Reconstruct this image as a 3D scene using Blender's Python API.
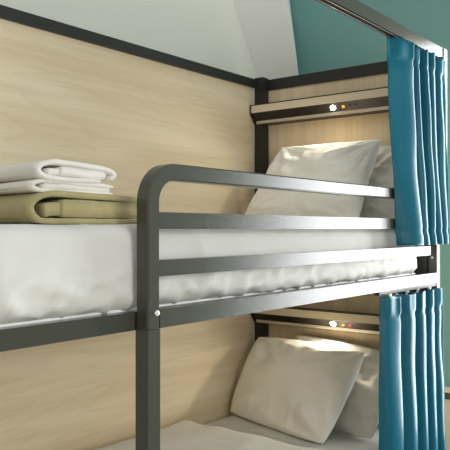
import bpy, bmesh, math, random
from mathutils import Vector, Matrix, noise

for o in list(bpy.data.objects):
    bpy.data.objects.remove(o, do_unlink=True)
S = bpy.context.scene
COL = S.collection
R = math.radians

# ------------------------------------------------------------------ camera
CAMZ = 1.40
cd = bpy.data.cameras.new('camera')
cam = bpy.data.objects.new('camera', cd); COL.objects.link(cam)
cd.sensor_width = 36.0
cd.lens = 690.0 / 450.0 * 36.0
cd.shift_y = 4.0 / 450.0
YAW = math.atan2(540.0, 690.0)
# camera looks along (cos YAW, sin YAW) in the bed's own axes
cam.location = (0, 0, CAMZ)
cam.rotation_euler = (R(90), 0, math.atan2(0.6163, 0.7875) - R(90))
S.camera = cam

# ------------------------------------------------------------------ light
w = bpy.data.worlds.new('world'); S.world = w; w.use_nodes = True
bg = w.node_tree.nodes['Background']
bg.inputs[0].default_value = (0.93, 0.97, 1.0, 1)
bg.inputs[1].default_value = 0.72

def area(name, loc, rot, sx, sy, power, col):
    l = bpy.data.lights.new(name, 'AREA'); l.shape = 'RECTANGLE'
    l.size = sx; l.size_y = sy; l.energy = power; l.color = col
    o = bpy.data.objects.new(name, l); COL.objects.link(o)
    o.location = loc; o.rotation_euler = rot
    return o
# daylight through the window in the teal wall beside the bed head (faces -X)
area('window_daylight', (3.46, 0.58, 1.355), (0, R(90), 0), 1.98, 0.98, 74, (0.95, 0.98, 1.0))
# broad soft fill light added behind the camera, with no window there
area('front_fill', (0.4, -2.8, 1.3), (R(90), 0, 0), 3.2, 2.0, 36, (1.0, 0.985, 0.96))
# unseen soft point light added to brighten the bed and head wall
gl = bpy.data.lights.new('room_fill', 'POINT'); gl.energy = 31; gl.shadow_soft_size = 0.25; gl.color = (1.0, 0.97, 0.92)
go = bpy.data.objects.new('room_fill', gl); COL.objects.link(go); go.location = (1.05, -0.65, 1.75)
S.view_settings.view_transform = 'Standard'
S.view_settings.look = 'None'
S.view_settings.exposure = 0.0
S.view_settings.gamma = 1.0
S.view_settings.use_curve_mapping = False
S.cycles.max_bounces = 8

# ------------------------------------------------------------------ materials
def lin(r, g, b):
    f = lambda c: (c/255/12.92) if c/255 <= 0.04045 else ((c/255+0.055)/1.055)**2.4
    return (f(r), f(g), f(b), 1)

def mat(name, rgb, rough=0.6, spec=0.5, metal=0.0, bump=None, var=None, sheen=0.0, emit=None, coords='Object', bdetail=3, crumple=None):
    """bump=(scale,strength,distance) ; var=(scale,amount)"""
    m = bpy.data.materials.new(name); m.use_nodes = True
    nt = m.node_tree; b = nt.nodes['Principled BSDF']
    b.inputs['Base Color'].default_value = lin(*rgb)
    b.inputs['Roughness'].default_value = rough
    b.inputs['Specular IOR Level'].default_value = spec
    b.inputs['Metallic'].default_value = metal
    if sheen: b.inputs['Sheen Weight'].default_value = sheen
    tc = nt.nodes.new('ShaderNodeTexCoord')
    if bump:
        n = nt.nodes.new('ShaderNodeTexNoise'); n.inputs['Scale'].default_value = bump[0]; n.inputs['Detail'].default_value = bdetail
        nt.links.new(tc.outputs[coords], n.inputs['Vector'])
        bp = nt.nodes.new('ShaderNodeBump'); bp.inputs['Strength'].default_value = bump[1]; bp.inputs['Distance'].default_value = bump[2]
        nt.links.new(n.outputs[0], bp.inputs['Height']); nt.links.new(bp.outputs[0], b.inputs['Normal'])
    if crumple:      # creased cloth: ridged noise, slightly stretched
        mp = nt.nodes.new('ShaderNodeMapping'); mp.inputs['Scale'].default_value = (1.0, 1.0, 0.6); mp.inputs['Rotation'].default_value = (0.5, 0.4, 0.3)
        nt.links.new(tc.outputs[coords], mp.inputs['Vector'])
        n = nt.nodes.new('ShaderNodeTexNoise'); n.noise_type = 'RIDGED_MULTIFRACTAL'
        n.inputs['Scale'].default_value = crumple[0]; n.inputs['Detail'].default_value = 2; n.inputs['Roughness'].default_value = 0.4; n.inputs['Distortion'].default_value = 0.5
        nt.links.new(mp.outputs[0], n.inputs['Vector'])
        bp = nt.nodes.new('ShaderNodeBump'); bp.inputs['Strength'].default_value = crumple[1]; bp.inputs['Distance'].default_value = crumple[2]
        nt.links.new(n.outputs[0], bp.inputs['Height']); nt.links.new(bp.outputs[0], b.inputs['Normal'])
    if var:
        n2 = nt.nodes.new('ShaderNodeTexNoise'); n2.inputs['Scale'].default_value = var[0]; n2.inputs['Detail'].default_value = 4
        nt.links.new(tc.outputs[coords], n2.inputs['Vector'])
        r = nt.nodes.new('ShaderNodeValToRGB')
        c = lin(*rgb)
        r.color_ramp.elements[0].position = 0.3; r.color_ramp.elements[1].position = 0.7
        r.color_ramp.elements[0].color = tuple(x*(1-var[1]) for x in c[:3])+(1,)
        r.color_ramp.elements[1].color = tuple(min(1, x*(1+var[1])) for x in c[:3])+(1,)
        nt.links.new(n2.outputs[0], r.inputs[0]); nt.links.new(r.outputs[0], b.inputs['Base Color'])
    if emit:
        b.inputs['Emission Color'].default_value = lin(*emit[0]); b.inputs['Emission Strength'].default_value = emit[1]
    return m

def wood(name, axis, light, dark, rough=0.5):
    """pale maple laminate; the grain runs along `axis` ('x' or 'z')"""
    m = bpy.data.materials.new(name); m.use_nodes = True
    nt = m.node_tree; N = nt.nodes; L = nt.links; b = N['Principled BSDF']
    b.inputs['Roughness'].default_value = rough; b.inputs['Specular IOR Level'].default_value = 0.35
    tc = N.new('ShaderNodeTexCoord')
    def noise_tex(sc, detail, rot=0.0):
        mp = N.new('ShaderNodeMapping'); mp.inputs['Scale'].default_value = sc
        mp.inputs['Rotation'].default_value = (0, rot, 0)
        L.new(tc.outputs['Object'], mp.inputs['Vector'])
        n = N.new('ShaderNodeTexNoise'); n.inputs['Scale'].default_value = 1; n.inputs['Detail'].default_value = detail
        n.inputs['Distortion'].default_value = 0.6
        L.new(mp.outputs[0], n.inputs['Vector']); return n
    if axis == 'x': a, c_, wv = (0.8, 1, 12), (3.0, 4, 110), (0.7, 1, 5.5)
    else: a, c_, wv = (1, 14, 0.6), (4, 130, 3.0), (1, 7, 0.5)
    n1 = noise_tex(a, 3); n2 = noise_tex(c_, 3); n3 = noise_tex(wv, 1)
    # cathedral lines: iso-lines of a stretched noise
    mu = N.new('ShaderNodeMath'); mu.operation = 'MULTIPLY'; mu.inputs[1].default_value = 9
    L.new(n3.outputs[0], mu.inputs[0])
    fr = N.new('ShaderNodeMath'); fr.operation = 'FRACT'; L.new(mu.outputs[0], fr.inputs[0])
    pw = N.new('ShaderNodeMath'); pw.operation = 'POWER'; pw.inputs[1].default_value = 5; L.new(fr.outputs[0], pw.inputs[0])
    s1 = N.new('ShaderNodeMath'); s1.operation = 'MULTIPLY'; s1.inputs[1].default_value = 0.14; L.new(pw.outputs[0], s1.inputs[0])
    # total
    ad = N.new('ShaderNodeMath'); ad.operation = 'MULTIPLY_ADD'; ad.inputs[1].default_value = 0.5
    L.new(n2.outputs[0], ad.inputs[0]); L.new(n1.outputs[0], ad.inputs[2])
    sb = N.new('ShaderNodeMath'); sb.operation = 'MULTIPLY_ADD'; sb.inputs[1].default_value = 1.0
    L.new(s1.outputs[0], sb.inputs[0]); L.new(ad.outputs[0], sb.inputs[2])
    r = N.new('ShaderNodeValToRGB'); r.color_ramp.elements[0].position = 0.55; r.color_ramp.elements[1].position = 1.25 - 0.25
    r.color_ramp.elements[0].color = lin(*light); r.color_ramp.elements[1].color = lin(*dark)
    L.new(sb.outputs[0], r.inputs[0]); L.new(r.outputs[0], b.inputs['Base Color'])
    return m

M = {}
M['steel'] = mat('grey_hammered_steel', (70, 70, 61), rough=0.19, spec=0.46, bump=(260, 0.36, 0.0016), bdetail=1.3)
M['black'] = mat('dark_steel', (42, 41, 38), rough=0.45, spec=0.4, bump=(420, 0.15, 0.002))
M['woodx'] = wood('maple_horizontal', 'x', (230, 214, 184), (212, 194, 160))
M['woodz'] = wood('maple_upright', 'z', (238, 220, 188), (222, 201, 165))
M['lip'] = mat('pale_shelf_edge', (222, 208, 180), rough=0.45)
M['plastic'] = mat('black_housing', (34, 30, 26), rough=0.4)
M['matte'] = mat('black_track', (26, 25, 23), rough=0.8, spec=0.1)
M['alu'] = mat('brushed_aluminium', (205, 200, 188), rough=0.35, metal=0.8)
M['chrome'] = mat('bright_bolt', (225, 225, 220), rough=0.25, metal=0.9)
M['sheet'] = mat('white_sheet', (214, 213, 206), rough=0.85, spec=0.2, crumple=(6, 0.6, 0.016))
M['linen'] = mat('cream_pillowcase', (240, 237, 226), rough=0.85, spec=0.2, crumple=(5, 0.6, 0.016))
M['curtain'] = mat('teal_satin_curtain', (0, 88, 106), rough=0.32, spec=0.26, bump=(35, 0.06, 0.01))
M['white_towel'] = mat('white_terry', (242, 237, 228), rough=0.95, spec=0.1, bump=(330, 0.8, 0.004), sheen=0.3)
M['green_towel'] = mat('olive_terry', (176, 166, 118), rough=0.95, spec=0.1, bump=(330, 0.8, 0.004), var=(30, 0.08), sheen=0.3)
M['teal'] = mat('teal_paint', (114, 160, 155), rough=0.75, bump=(90, 0.05, 0.003))
M['grey'] = mat('pale_grey_paint', (224, 226, 214), rough=0.8)
M['white'] = mat('white_paint', (248, 250, 248), rough=0.8)
M['tan'] = mat('warm_wall_paint', (196, 170, 138), rough=0.8)
M['floor'] = mat('grey_vinyl', (165, 158, 146), rough=0.5, var=(6, 0.08))
M['darkband'] = mat('dark_band', (70, 70, 64), rough=0.5)
M['lamp'] = mat('lamp_lens', (255, 250, 235), emit=((255, 244, 220), 40))
M['amber'] = mat('amber_diode', (220, 140, 40), emit=((255, 150, 40), 1.6))
M['red'] = mat('red_diode', (220, 40, 30), emit=((255, 40, 25), 2.5))
M['glass'] = mat('window_glass', (255, 255, 255), rough=0.02)
M['glass'].node_tree.nodes['Principled BSDF'].inputs['Transmission Weight'].default_value = 1.0
M['glass'].node_tree.nodes['Principled BSDF'].inputs['IOR'].default_value = 1.02

# ------------------------------------------------------------------ helpers
def world_of(o):
    return world_of(o.parent) @ o.matrix_parent_inverse @ o.matrix_basis if o.parent else o.matrix_basis.copy()

def link(name, bm, m, parent=None, smooth=False, bevel=0, seg=2, angle=None):
    if bevel:
        bmesh.ops.bevel(bm, geom=[e for e in bm.edges if e.calc_face_angle(0) > 0.6], offset=bevel, segments=seg, affect='EDGES', profile=0.5)
    bmesh.ops.recalc_face_normals(bm, faces=bm.faces)
    me = bpy.data.meshes.new(name); bm.to_mesh(me); bm.free()
    me.materials.append(m)
    if smooth: me.polygons.foreach_set('use_smooth', [True]*len(me.polygons))
    o = bpy.data.objects.new(name, me); COL.objects.link(o)
    if parent:
        o.parent = parent
        o.matrix_parent_inverse = world_of(parent).inverted()
    return o

def addbox(bm, x0, x1, y0, y1, z0, z1):
    vs = [bm.verts.new((x, y, z)) for x in (x0, x1) for y in (y0, y1) for z in (z0, z1)]
    for f in ((0,1,3,2), (4,6,7,5), (0,4,5,1), (2,3,7,6), (0,2,6,4), (1,5,7,3)):
        bm.faces.new([vs[i] for i in f])

def box(name, x0, x1, y0, y1, z0, z1, m, parent=None, bevel=0.0, seg=2):
    bm = bmesh.new(); addbox(bm, x0, x1, y0, y1, z0, z1)
    return link(name, bm, m, parent, bevel=bevel, seg=seg)

def prism(name, prof, y0, y1, m, parent=None, bevel=0):
    """profile of (x,z) points extruded along y"""
    bm = bmesh.new()
    a = [bm.verts.new((x, y0, z)) for x, z in prof]; b = [bm.verts.new((x, y1, z)) for x, z in prof]
    bm.faces.new(a); bm.faces.new(b[::-1]); n = len(a)
    for i in range(n): bm.faces.new((a[i], a[(i+1) % n], b[(i+1) % n], b[i]))
    return link(name, bm, m, parent, bevel=bevel)

def disc(name, c, axis, r, h, m, parent=None, seg=20, dome=0.0):
    """a short cylinder (optionally domed) centred on c, its axis along `axis`"""
    axis = Vector(axis).normalized(); q = Vector((0, 0, 1)).rotation_difference(axis)
    bm = bmesh.new(); rings = []
    prof = [(r, -h/2), (r, h/2*0.5), (r*0.86, h/2), (r*0.45, h/2 + dome), (r*0.40, h/2 + dome*0.2 if dome else h/2)]
    for pr, pz in prof:
        rings.append([bm.verts.new(Vector(c) + q @ Vector((pr*math.cos(t), pr*math.sin(t), pz))) for t in [2*math.pi*i/seg for i in range(seg)]])
    for a, b in zip(rings, rings[1:]):
        for i in range(seg): bm.faces.new((a[i], a[(i+1) % seg], b[(i+1) % seg], b[i]))
    bm.faces.new(rings[0][::-1]); bm.faces.new(rings[-1])
    return link(name, bm, m, parent)

def thing(name, loc, label, cat, group=None):
    o = bpy.data.objects.new(name, None); COL.objects.link(o); o.location = loc
    o.empty_display_size = 0.1
    return tag(o, label, cat, group)
def tag(o, label, cat, group=None):
    o['label'] = label; o['category'] = cat
    if group: o['group'] = group
    return o
def struct(o): o['kind'] = 'structure'; return o

# ------------------------------------------------------------------ setting
struct(box('floor', -3.2, 3.9, -3.4, 2.6, -0.1, 0.0, M['floor']))
struct(box('wall_back', -3.2, 3.3, 2.25, 2.35, 0.0, 3.4, M['grey']))
struct(box('blocker_wall_front', -3.2, 3.3, -3.5, -3.4, 0.0, 1.15, M['grey']))  # unseen low wall, added to block world light coming in near the floor
struct(box('blocker_wall_left', -3.3, -3.2, -3.5, 2.35, 0.0, 3.4, M['tan']))  # unseen warm-toned wall, added to cut the light from the left
# teal wall at the bed head, with a window beside the bed
bm = bmesh.new()
WY0, WY1, WZ0, WZ1 = 0.07, 1.09, 0.35, 2.36
addbox(bm, 3.30, 3.40, -3.4, WY0, 0, 3.4); addbox(bm, 3.30, 3.40, WY1, 2.35, 0, 3.4)
addbox(bm, 3.30, 3.40, WY0, WY1, 0, WZ0); addbox(bm, 3.30, 3.40, WY0, WY1, WZ1, 3.4)
struct(link('wall_head', bm, M['teal']))
wf = bmesh.new()
addbox(wf, 3.31, 3.39, WY0, WY0+0.05, WZ0, WZ1); addbox(wf, 3.31, 3.39, WY1-0.05, WY1, WZ0, WZ1)
addbox(wf, 3.31, 3.39, WY0+0.05, WY1-0.05, WZ0, WZ0+0.05); addbox(wf, 3.31, 3.39, WY0+0.05, WY1-0.05, WZ1-0.05, WZ1)
win = struct(link('window_1', wf, M['white']))
# white leaning slope between the back wall and the teal wall
prof = []
P = lambda *a: Vector(a)
lb = [P(3.237, 2.25, 2.13), P(2.80, 2.25, 2.88)]
def on_slope(px, py):
    u = (px-225)/690; v = (229-py)/690
    d = P(0.7875+0.6163*u, 0.6163-0.7875*u, v)
    n = (lb[1]-lb[0]).cross(P(0, 1, 0)); o = P(0, 0, CAMZ)
    return o + d*((lb[0]-o).dot(n)/d.dot(n))
q0, q1 = on_slope(298, 73), on_slope(287, 0)
e0 = q0 + (q0-q1)*0.25; e1 = q1 + (q1-q0)*((3.4-q1.z)/(q1.z-q0.z))
s1 = lb[0] + (lb[1]-lb[0])*((e1.z-lb[0].z)/(lb[1].z-lb[0].z)); s0 = lb[0] + (lb[1]-lb[0])*((e0.z-lb[0].z)/(lb[1].z-lb[0].z))
bm = bmesh.new()
fr = [bm.verts.new(p) for p in (s0, e0, e1, s1)]
bk = [bm.verts.new((3.36, 2.252, p.z)) for p in (s0, e0, e1, s1)]
bm.faces.new(fr); bm.faces.new(bk[::-1])
for i in range(4): bm.faces.new((fr[i], fr[(i+1) % 4], bk[(i+1) % 4], bk[i]))
struct(link('wall_slope', bm, M['white']))
struct(box('trim_1', 3.270, 3.30, 0.95, 2.25, 0.0, 0.583, M['lip'], bevel=0.002))
struct(box('trim_2', 3.262, 3.30, 0.95, 2.25, 0.583, 0.617, M['darkband'], bevel=0.002))
struct(box('trim_3', 3.255, 3.30, 0.95, 2.25, 0.617, 0.636, M['lip'], bevel=0.002))

# ------------------------------------------------------------------ bunk bed
X0, XH = 0.66, 3.00          # foot and head of the bed
YF, YB = 1.15, 2.10          # front and back planes
bed = thing('bunk_bed', (1.85, 1.62, 0), 'grey steel bunk bed with pale maple panels, rounded guard rail and built-in shelf lights', 'bunk bed')
ST = M['steel']; BK = M['black']

# posts
box('post', 1.174, 1.2155, YF, YF+0.042, 0, 1.1595, ST, bed, 0.003)
box('post', XH, XH+0.036, YF, YF+0.04, 0, 1.46, ST, bed, 0.003)
box('post', XH, XH+0.040, 1.118, YF-0.0005, 1.38, 2.2, ST, bed, 0.003)
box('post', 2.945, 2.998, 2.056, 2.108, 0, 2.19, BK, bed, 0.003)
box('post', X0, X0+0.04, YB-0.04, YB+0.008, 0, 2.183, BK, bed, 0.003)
box('post', X0, X0+0.04, YF+0.04, YF+0.08, 0, 1.2, ST, bed, 0.003)

# guard rail: one bent square tube with a rounded corner
def tube_sweep(pts, hw, hd, name, m, parent):
    """rectangular tube (hw in the xz plane, hd along y) swept along xz points"""
    bm = bmesh.new(); rings = []
    n = len(pts)
    for i, (x, y, z) in enumerate(pts):
        p = Vector(pts[max(0, i-1)]); q = Vector(pts[min(n-1, i+1)]); t = (q-p).normalized()
        nn = Vector((-t.z, 0, t.x))
        c = Vector((x, y, z)); ring = []
        b = 0.004
        for su, sv in ((hw-b, hd), (hw, hd-b), (hw, -hd+b), (hw-b, -hd), (-hw+b, -hd), (-hw, -hd+b), (-hw, hd-b), (-hw+b, hd)):
            ring.append(bm.verts.new(c + nn*su + Vector((0, sv, 0))))
        rings.append(ring)
    for a, b_ in zip(rings, rings[1:]):
        for k in range(8): bm.faces.new((a[k], a[(k+1) % 8], b_[(k+1) % 8], b_[k]))
    bm.faces.new(rings[0][::-1]); bm.faces.new(rings[-1])
    return link(name, bm, m, parent)
rc = 0.078
cx, cz = 1.1948 + rc, 1.541 - rc
pts = [(1.1948, YF+0.021, 1.1605), (1.1948, YF+0.021, 1.30)]
for i in range(15):
    a = math.pi - i/14*math.pi/2
    pts.append((cx + rc*math.cos(a), YF+0.021, cz + rc*math.sin(a)))
pts.append((XH-0.001, YF+0.021, 1.541))
guard = tube_sweep(pts, 0.0207, 0.021, 'guard_rail', ST, bed)
box('rail_bar', 1.215, XH-0.001, YF+0.003, YF+0.033, 1.400, 1.441, ST, guard, 0.003)
box('rail_bar', 1.215, 2.935, YF+0.003, YF+0.033, 1.285, 1.325, ST, guard, 0.003)
box('bottom_bar', 1.215, XH-0.001, YF, YF+0.036, 1.1605, 1.206, ST, guard, 0.003)
disc('bolt', (1.2015, YF-0.001, 1.198), (0, -1, 0), 0.0075, 0.006, M['chrome'], guard, dome=0.001)
disc('bolt', (2.999, YF+0.020, 1.272), (-1, 0, 0), 0.007, 0.006, M['chrome'], bed, dome=0.001)

# side rails and mattress bases
box('side_rail', X0+0.04, XH, 1.195, 1.225, 1.156, 1.200, ST, bed, 0.003)
box('side_rail', X0+0.04, XH, 1.195, 1.225, 0.245, 0.30, ST, bed, 0.003)
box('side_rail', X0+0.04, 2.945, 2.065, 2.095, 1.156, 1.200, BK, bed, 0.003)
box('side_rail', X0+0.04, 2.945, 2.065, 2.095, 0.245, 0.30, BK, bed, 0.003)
box('mattress_base', X0+0.05, 2.94, 1.226, 2.062, 1.186, 1.205, M['white'], bed, 0.002)  # upper board made white to stand in for the sheet's lit bottom edge
box('mattress_base', X0+0.05, 2.94, 1.226, 2.062, 0.282, 0.300, M['woodx'], bed, 0.002)

# back panels along the wall
box('back_panel', X0+0.04, 2.945, 2.110, 2.126, 0.32, 2.1375, M['woodx'], bed)
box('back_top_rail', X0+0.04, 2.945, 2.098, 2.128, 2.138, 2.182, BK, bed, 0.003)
# head end
box('head_panel', 3.006, 3.024, YF+0.04, 2.110, 0.30, 2.128, M['woodz'], bed)
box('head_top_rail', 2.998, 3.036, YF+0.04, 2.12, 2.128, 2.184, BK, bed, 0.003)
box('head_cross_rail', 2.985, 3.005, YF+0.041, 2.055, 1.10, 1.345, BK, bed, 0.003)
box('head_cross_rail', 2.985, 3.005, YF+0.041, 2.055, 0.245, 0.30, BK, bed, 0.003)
# top curtain rail
cr = box('canopy_rail', X0, XH+0.001, 1.122, 1.160, 2.152, 2.200, ST, bed, 0.003)
g = bmesh.new()
addbox(g, X0, XH-0.01, 1.1290, 1.1303, 2.1485, 2.1497); addbox(g, X0, XH-0.01, 1.1510, 1.1523, 2.1485, 2.1497)
tr = link('track_lip', g, M['alu'], cr)
box('curtain_track', X0, XH-0.011, 1.1225, 1.1595, 2.1498, 2.1519, M['matte'], cr)
g = bmesh.new()
addbox(g, 2.42, XH-0.002, 1.1515, 1.172, 1.147, 1.1602)
link('curtain_track', g, BK, bed)

# reading-light shelves at the head end
def shelf(dz, red):
    y0, y1 = YF+0.045, 2.097
    s = prism('shelf', [(2.900, 2.000+dz), (2.900, 2.037+dz), (2.912, 2.037+dz), (2.912, 2.000+dz)], y0, y1, M['lip'], bed, 0.0015)
    prism('shelf_top', [(2.899, 2.0372+dz), (2.899, 2.042+dz), (2.944, 2.042+dz), (2.944, 2.0372+dz)], y0, y1+0.001, M['plastic'], s)
    prism('lamp_housing', [(2.902, 1.9998+dz), (2.9125, 1.9998+dz), (2.944, 2.036+dz), (2.944, 1.962+dz), (2.938, 1.962+dz)], y0, y1-0.001, M['plastic'], s)
    prism('aluminium_strip', [(2.938, 1.9618+dz), (2.944, 1.9618+dz), (2.944, 1.946+dz), (2.940, 1.948+dz)], y0, y1-0.004, M['alu'], s)
    prism('back_bracket', [(2.9445, 2.034+dz), (3.005, 2.034+dz), (3.005, 1.944+dz), (2.9445, 1.944+dz)], y0, 2.054, M['plastic'], s)
    prism('end_cap', [(2.898, 1.998+dz), (2.898, 2.043+dz), (2.944, 2.043+dz), (2.944, 1.945+dz), (2.938, 1.945+dz)], y1+0.0012, y1+0.006, M['plastic'], s)
    # slanted face: from (2.902,2.0) to (2.938,1.962); its normal looks out and down
    n = Vector((-0.726, 0, -0.688))
    c = Vector((2.920, 0, 1.981+dz))
    disc('lamp', c + Vector((0, 1.628, 0)) + n*0.002, n, 0.013, 0.006, M['lamp'], s)
    disc('amber_diode', c + Vector((0, 1.573, 0)) + n*0.002, n, 0.007, 0.005, M['amber'], s)
    if red: disc('red_diode', c + Vector((0, 1.538, 0)) + n*0.002, n, 0.0055, 0.005, M['red'], s)
    else:
        disc('switch', c + Vector((0, 1.54, 0)) + n*0.002, n, 0.006, 0.005, M['darkband'], s)
        disc('switch', c + Vector((0, 1.51, 0)) + n*0.002, n, 0.006, 0.005, M['darkband'], s)
    l = bpy.data.lights.new('reading_light', 'SPOT'); l.energy = 7 if red else 6; l.spot_size = R(150); l.spot_blend = 0.8
    l.color = (1.0, 0.86, 0.66); l.shadow_soft_size = 0.012
    o = bpy.data.objects.new('reading_light', l); COL.objects.link(o)
    o.location = c + Vector((0, 1.628, 0)) + n*0.012
    o.rotation_euler = n.to_track_quat('-Z', 'Y').to_euler()
shelf(0, False)
shelf(-1.034, True)

# ------------------------------------------------------------------ soft goods
def soft_box(name, x0, x1, y0, y1, z0, z1, r, m, amp=0.004, seed=0, step=0.02, wrinkle=None, parent=None):
    """a rounded cushion block with crumpled cloth; dense grid on every side"""
    bm = bmesh.new()
    nx = max(6, int((x1-x0)/step)); ny = max(6, int((y1-y0)/step)); nz = max(6, int((z1-z0)/(step*0.6)))
    cache = {}
    def V(i, j, k):
        key = (i, j, k)
        if key not in cache: cache[key] = bm.verts.new((x0+(x1-x0)*i/nx, y0+(y1-y0)*j/ny, z0+(z1-z0)*k/nz))
        return cache[key]
    for i in range(nx):
        for j in range(ny):
            bm.faces.new((V(i,j,0), V(i,j+1,0), V(i+1,j+1,0), V(i+1,j,0))); bm.faces.new((V(i,j,nz), V(i+1,j,nz), V(i+1,j+1,nz), V(i,j+1,nz)))
        for k in range(nz):
            bm.faces.new((V(i,0,k), V(i+1,0,k), V(i+1,0,k+1), V(i,0,k+1))); bm.faces.new((V(i,ny,k), V(i,ny,k+1), V(i+1,ny,k+1), V(i+1,ny,k)))
    for j in range(ny):
        for k in range(nz):
            bm.faces.new((V(0,j,k), V(0,j,k+1), V(0,j+1,k+1), V(0,j+1,k))); bm.faces.new((V(nx,j,k), V(nx,j+1,k), V(nx,j+1,k+1), V(nx,j,k+1)))
    for v in bm.verts:
        p = v.co.copy()
        q = Vector((min(max(p.x, x0+r), x1-r), min(max(p.y, y0+r), y1-r), min(max(p.z, z0+r*0.8), z1-r*0.8)))
        d = p-q
        n = d.normalized() if d.length > 1e-6 else Vector((0, 0, 1))
        # rounded edges
        dl = Vector((d.x/r, d.y/r, d.z/(r*0.8)))
        mx = max(abs(dl.x), abs(dl.y), abs(dl.z)); ln = dl.length
        if ln > 1e-6:
            dl = dl*(mx/ln)
            p = q + Vector((dl.x*r, dl.y*r, dl.z*r*0.8))
        a = noise.noise(p*4 + Vector((seed, 0, 0)))*amp
        if wrinkle: a += wrinkle(p, n)
        v.co = p + n*a
    return link(name, bm, m, parent, smooth=True)

def ridge(p, seed, f):
    return 1-abs(noise.noise(p*f + Vector((seed, seed*0.7, 0))))*2
def top_wrinkle(p, n):
    if n.y > -0.3: return 0.0
    low = max(0, min(1, (1.325-p.z)/0.07))
    q = Vector((p.x*4.0 + p.z*6, p.y*3, p.z*9 - p.x*1.6))
    a = ridge(q, 3.1, 1.0)**3
    q2 = Vector((p.x*11 - p.z*10, 0, p.z*16 + p.x*4))
    b = ridge(q2, 8.4, 1.0)**3
    sag = 0.010*math.sin(max(0, min(1, (p.z-1.2)/0.215))*math.pi)
    q3 = Vector((p.x*7 + p.z*20, 0, p.z*7 - p.x*9))
    c_ = max(0, ridge(q3, 12.6, 1.0))**5
    return low*(a*0.008 + b*0.007 + c_*0.007) + (1-low)*(a*0.0025 + c_*0.002) + sag*0.4
m1 = soft_box('mattress', 0.72, 2.925, 1.212, 2.05, 1.2055, 1.4105, 0.045, M['sheet'], 0.004, 1.0, 0.016, top_wrinkle)
tag(m1, 'white sheeted mattress on the upper bunk behind the guard rail, under the folded towels', 'mattress')
m2 = soft_box('mattress', 0.72, 2.965, 1.212, 2.085, 0.3015, 0.490, 0.045, M['sheet'], 0.006, 5.0, 0.025)
tag(m2, 'white sheeted mattress on the lower bunk under the two lower pillows', 'mattress')
def dw(p, n):
    return 0.010*ridge(Vector((p.x*3+p.y*2, p.y*4, 0)), 2.2, 1.0)**2
dv = soft_box('duvet', 0.80, 2.36, 1.235, 2.075, 0.494, 0.538, 0.04, M['sheet'], 0.008, 9.0, 0.025, dw)
tag(dv, 'white duvet spread over the lower bunk, just its edge showing by the post', 'duvet')

def pillow(name, TL, TR, BL, BR, th, seed, label, pin=0.0, rnd=0.2, group=None):
    """cushion stretched between four corner points, plump in the middle, seams on the rim"""
    TL, TR, BL, BR = map(Vector, (TL, TR, BL, BR))
    nrm = ((TR-TL)+(BR-BL)).cross((TL-BL)+(TR-BR)).normalized()
    if nrm.x > 0: nrm = -nrm
    N = 80; bm = bmesh.new()
    def base(u, v):      # u,v in -1..1, edges drawn in between the corners
        ru = u*math.sqrt(1-rnd*v**4/2); rv = v*math.sqrt(1-rnd*u**4/2)
        uu = ru*(1-pin*(1-v*v)); vv = rv*(1-pin*1.1*(1-u*u))
        s, t = (uu+1)/2, (vv+1)/2
        return (BL*(1-s)+BR*s)*(1-t) + (TL*(1-s)+TR*s)*t
    def h(u, v, side):
        e = max(0, (1-abs(u)**2.6))*max(0, (1-abs(v)**2.6))
        a = e**0.52
        p = Vector((u*1.6, v*1.6, seed+side))
        # creases fan out from the corners and sag across the middle
        cr = 0
        for cu, cv in ((1, 1), (-1, 1), (1, -1), (-1, -1)):
            du, dv_ = u-cu, v-cv
            d = math.hypot(du, dv_); ang = math.atan2(dv_, du)
            fall = math.exp(-((d-0.55)/0.35)**2)
            cr += fall*noise.noise(Vector((ang*3.2+seed*3, d*0.9, cu*2+cv)))
        fan = 0
        for cu, cv, k in ((1, 1, 1.0), (-1, 1, 0.7), (1, -1, 0.6), (-1, -1, 0.5)):
            du, dv_ = u-cu, v-cv
            d = math.hypot(du, dv_); ang = math.atan2(dv_, du)
            r_ = 1-2*abs(noise.noise(Vector((ang*4.5+seed*7+cu, d*0.8+seed, cv*3+side))))
            fan += k*max(0, r_)**5*math.exp(-((d-0.45)/0.42)**2)
        edge = (1-e)*e*4
        wr = noise.noise(Vector((u*9 if abs(v) > abs(u) else u*3, v*9 if abs(u) >= abs(v) else v*3, seed*2)))
        dg = noise.noise(Vector((u*1.5+v*4.2+noise.noise(p*1.3)*0.8, u*0.8-v*0.5, seed*5)))
        return a*(1 + 0.2*noise.noise(p) + 0.5*cr + 0.16*dg + 0.17*fan) + 0.12*edge*wr
    g = {}
    for side in (1, -1):
        for i in range(N+1):
            for j in range(N+1):
                # denser rows near the rim
                u = math.sin((i/N*2-1)*math.pi/2); v = math.sin((j/N*2-1)*math.pi/2)
                rim = i in (0, N) or j in (0, N)
                if rim and side == -1: g[(i, j, side)] = g[(i, j, 1)]; continue
                o = 0 if rim else h(u, v, side)*th/2
                g[(i, j, side)] = bm.verts.new(base(u, v) + nrm*o*side)
    for side in (1, -1):
        for i in range(N):
            for j in range(N):
                bm.faces.new((g[(i,j,side)], g[(i+1,j,side)], g[(i+1,j+1,side)], g[(i,j+1,side)]))
    o = link(name, bm, M['linen'], None, smooth=True)
    return tag(o, label, 'pillow', group)

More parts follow.
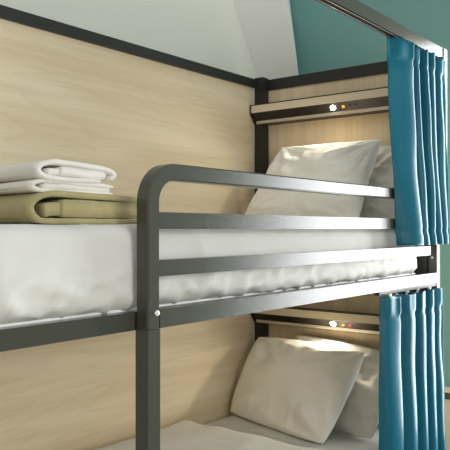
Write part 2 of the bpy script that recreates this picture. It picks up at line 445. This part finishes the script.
pillow('pillow', (2.86, 1.885, 1.805), (2.86, 1.345, 1.803), (2.715, 2.035, 1.43), (2.715, 1.39, 1.425), 0.135, 1.7,
       'cream pillow on the upper bunk, the front one leaning towards the guard rail', 0.03, 0.05)
pillow('pillow', (2.958, 1.80, 1.785), (2.958, 1.26, 1.785), (2.895, 1.83, 1.43), (2.895, 1.275, 1.43), 0.095, 4.2,
       'rear cream pillow on the upper bunk, partly hidden by the upper curtain')
pillow('pillow', (2.85, 2.025, 0.865), (2.85, 1.41, 0.850), (2.685, 2.085, 0.494), (2.505, 1.435, 0.497), 0.125, 7.9,
       'cream pillow on the lower bunk, the front one lit by the reading lamp')
pillow('pillow', (2.962, 1.87, 0.875), (2.948, 1.32, 0.840), (2.875, 1.95, 0.499), (2.68, 1.30, 0.498), 0.10, 3.3,
       'cream pillow on the lower bunk, the rear one tucked behind the front pillow')

# ------------------------------------------------------------------ curtains
def curtain(name, path_top, path_bot, z1, z0, label, seed, header=0.075):
    """cloth hung in pleats; plan paths at the top and the bottom, with a header band"""
    def resample(path, n):
        # Catmull-Rom through the plan points
        out = []; P_ = [Vector((a, b)) for a, b in path]
        P_ = [P_[0]*2-P_[1]] + P_ + [P_[-1]*2-P_[-2]]
        m_ = len(P_)-3
        for i in range(n+1):
            t = i/n*m_; k = min(int(t), m_-1); f = t-k
            a, b, c, d = P_[k:k+4]
            out.append(0.5*((2*b)+(c-a)*f+(2*a-5*b+4*c-d)*f*f+(3*b-a-3*c+d)*f*f*f))
        return out
    NU, NV = 22*(len(path_top)-1)//2, 64
    A = resample(path_top, NU); B = resample(path_bot, NU)
    bm = bmesh.new(); rows = []
    for j in range(NV+1):
        t = j/NV; row = []; z = z1+(z0-z1)*t
        k = t**1.6
        for i in range(NU+1):
            p = A[i].lerp(B[i], k)
            s = i/NU
            dx = 0.006*noise.noise(Vector((s*7+seed, z*3.0, 0)))*min(1, t*4)
            dy = 0.008*noise.noise(Vector((s*6+seed*2, z*4.0, 5)))*min(1, t*4)
            # the stitched header is gathered a little tighter
            if z > z1-header: dy += 0.003*math.sin(s*90)
            elif z > z1-header-0.022: dy += 0.0022
            elif z0+0.045 < z < z0+0.068: dy += 0.0025
            zz = z + (0.004*math.sin(s*38) if j == 0 else 0)
            row.append(bm.verts.new((p.x+dx, min(p.y+dy, 1.146), zz)))
        rows.append(row)
    for a, b in zip(rows, rows[1:]):
        for i in range(NU): bm.faces.new((a[i], a[i+1], b[i+1], b[i]))
    o = link(name, bm, M['curtain'], None, smooth=True)
    so = o.modifiers.new('cloth', 'SOLIDIFY'); so.thickness = 0.0022; so.offset = 0
    return tag(o, label, 'curtain'), A
YM = 1.138
up_top = [(2.475, 1.144), (2.525, 1.124), (2.590, 1.098), (2.612, 1.100), (2.622, 1.132), (2.650, 1.142), (2.672, 1.105), (2.690, 1.108), (2.696, 1.138),
          (2.725, 1.142), (2.742, 1.096), (2.765, 1.098), (2.775, 1.138), (2.800, 1.140), (2.815, 1.100), (2.845, 1.102), (2.86, 1.136), (2.895, 1.140), (2.915, 1.104), (2.945, 1.104), (2.96, 1.125), (2.995, 1.110)]
up_bot = [(2.556, 1.138), (2.578, 1.108), (2.620, 1.078), (2.660, 1.076), (2.672, 1.118), (2.690, 1.138), (2.715, 1.082), (2.745, 1.080), (2.752, 1.125),
          (2.775, 1.138), (2.79, 1.080), (2.815, 1.076), (2.825, 1.128), (2.845, 1.138), (2.86, 1.084), (2.885, 1.080), (2.90, 1.125), (2.925, 1.138), (2.945, 1.088), (2.97, 1.084), (2.985, 1.112), (2.997, 1.090)]
cu, A1 = curtain('curtain', up_top, up_bot, 2.140, 1.335, 'upper teal satin curtain, gathered at the head end in front of the guard rail', 1.0)
lo_top = [(2.405, 1.142), (2.430, 1.120), (2.480, 1.104), (2.505, 1.106), (2.530, 1.136), (2.570, 1.138), (2.60, 1.104), (2.645, 1.104), (2.66, 1.134), (2.69, 1.138),
          (2.71, 1.102), (2.745, 1.102), (2.755, 1.134), (2.785, 1.138), (2.80, 1.100), (2.84, 1.102), (2.85, 1.134), (2.88, 1.138), (2.90, 1.104), (2.93, 1.104), (2.95, 1.128), (2.972, 1.112)]
lo_bot = [(2.375, 1.140), (2.405, 1.100), (2.470, 1.078), (2.505, 1.086), (2.525, 1.126), (2.550, 1.136), (2.59, 1.086), (2.635, 1.084), (2.65, 1.126), (2.675, 1.138),
          (2.70, 1.080), (2.74, 1.080), (2.75, 1.126), (2.775, 1.138), (2.80, 1.078), (2.84, 1.080), (2.85, 1.124), (2.88, 1.138), (2.90, 1.084), (2.925, 1.082), (2.945, 1.112), (2.962, 1.092)]
cl, A2 = curtain('curtain', lo_top, lo_bot, 1.143, 0.34, 'teal satin curtain of the lower bunk, hung below the guard rail at the head end', 6.0)
for c, pth, zt in ((cu, up_top, 2.139), (cl, lo_top, 1.143)):
    for i in range(2, len(pth), 5):
        x = pth[i][0]
        box('curtain_glider', x-0.005, x+0.005, 1.132, 1.141, zt-0.012, zt+0.0065, M['chrome'], c, 0.001)

# ------------------------------------------------------------------ towels
def smooth_path(P_, n):
    P_ = [Vector(p) for p in P_]; P_ = [P_[0]*2-P_[1]] + P_ + [P_[-1]*2-P_[-2]]
    m_ = len(P_)-3; out = []
    for i in range(n+1):
        t = i/n*m_; k = min(int(t), m_-1); f = t-k
        a, b, c, d = P_[k:k+4]
        out.append(0.5*((2*b)+(c-a)*f+(2*a-5*b+4*c-d)*f*f+(3*b-a-3*c+d)*f*f*f))
    return out

def cloth_layer(bm, path, th, y0, y1, seed, n=70, ny=14, rot=0.0):
    """a thick towel layer: an (x,z) path given thickness th and run back from y0 to y1"""
    pts = smooth_path(path, n); rings = []
    L_, R_ = [], []
    for i, p in enumerate(pts):
        t = (pts[min(i+1, n)]-pts[max(i-1, 0)]).normalized(); nn = Vector((-t.y, t.x))
        e = 1.0
        d = min(i, n-i)
        if d < 4: e = (0.35, 0.7, 0.88, 0.96)[d]
        L_.append(p+nn*th/2*e); R_.append(p-nn*th/2*e)
    loop = L_ + R_[::-1]
    zmin = min(p.y for p in loop)
    for j in range(ny+1):
        y = y0+(y1-y0)*j/ny
        # the front rim is softly rounded
        rim = 0.0 if j else 1.0
        ring = []
        for p in loop:
            nz = noise.noise(Vector((p.x*14+seed, y*10, p.y*14)))*0.0035 + noise.noise(Vector((p.x*70+seed, y*60, p.y*90)))*0.0012
            yy = y + noise.noise(Vector((p.x*18+seed, 0, p.y*30)))*0.006*(1-j/ny)
            sx = nz
            z = p.y + nz*0.4 - 0.03*(y-y0)*(1 if p.y-zmin > 0.012 else 0)
            if p.y - zmin < 0.003: z = max(z, p.y)
            ring.append(bm.verts.new((p.x+sx, yy, z)))
        rings.append(ring)
    k = len(loop)
    for a, b in zip(rings, rings[1:]):
        for i in range(k): bm.faces.new((a[i], a[(i+1) % k], b[(i+1) % k], b[i]))
    h = k//2
    for ring in (rings[0], rings[-1]):
        for i in range(h-1): bm.faces.new((ring[i], ring[i+1], ring[k-2-i], ring[k-1-i]))

def towel(z, layers, y0, y1, m, label, seed):
    bm = bmesh.new()
    for q, (path, th) in enumerate(layers):
        cloth_layer(bm, [(x, z+h) for x, h in path], th, y0 + (0.004 if q else 0), y1, seed+q)
    o = link('towel', bm, m, None, smooth=True)
    return tag(o, label, 'towel')

# olive towel: a wide outer wrap round a rolled inner fold
xg = 0.928
towel(1.411, [
    ([(1.29, .0635), (1.20, .0655), (1.10, .0675), (1.03, .070), (xg+.045, .068), (xg+.012, .055), (xg, .035), (xg+.012, .015), (xg+.04, .0075), (1.10, .0075), (1.29, .0075)], .0135),
    ([(1.285, .035), (1.20, .036), (1.10, .0365), (xg+.12, .0365), (xg+.082, .0365)], .041),
    ([(xg+.036, .030), (xg+.048, .033), (xg+.060, .0345), (xg+.078, .035)], .030),
], 1.262, 1.56, M['green_towel'], 'olive green folded towel on the upper mattress, at the bottom of the towel stack', 2.0)
# thin white towel in the middle
xw = 0.935
towel(1.4815, [
    ([(1.175, .0225), (1.11, .0245), (1.02, .027), (xw+.04, .028), (xw+.01, .023), (xw, .015), (xw+.01, .0075), (xw+.04, .005), (1.10, .005), (1.17, .005)], .0095),
    ([(1.165, .0145), (1.11, .0155), (xw+.08, .0165), (xw+.03, .016)], .0125),
], 1.268, 1.56, M['white_towel'], 'thin white folded towel in the middle of the towel stack', 6.0)
# thick white towel on top
xt = 0.945
towel(1.5085, [
    ([(1.157, .013), (1.173, .022), (1.163, .032), (1.135, .0375), (1.09, .0405), (1.02, .0435), (xt+.045, .0435), (xt+.012, .036), (xt, .022), (xt+.012, .010), (xt+.04, .006), (1.07, .006), (1.125, .0065)], .0115),
    ([(1.15, .0205), (1.08, .023), (xt+.10, .0245), (xt+.066, .0245)], .0225),
    ([(xt+.030, .021), (xt+.042, .0215), (xt+.060, .022)], .016),
], 1.262, 1.56, M['white_towel'], 'plump white folded towel lying on top of the towel stack', 11.0)
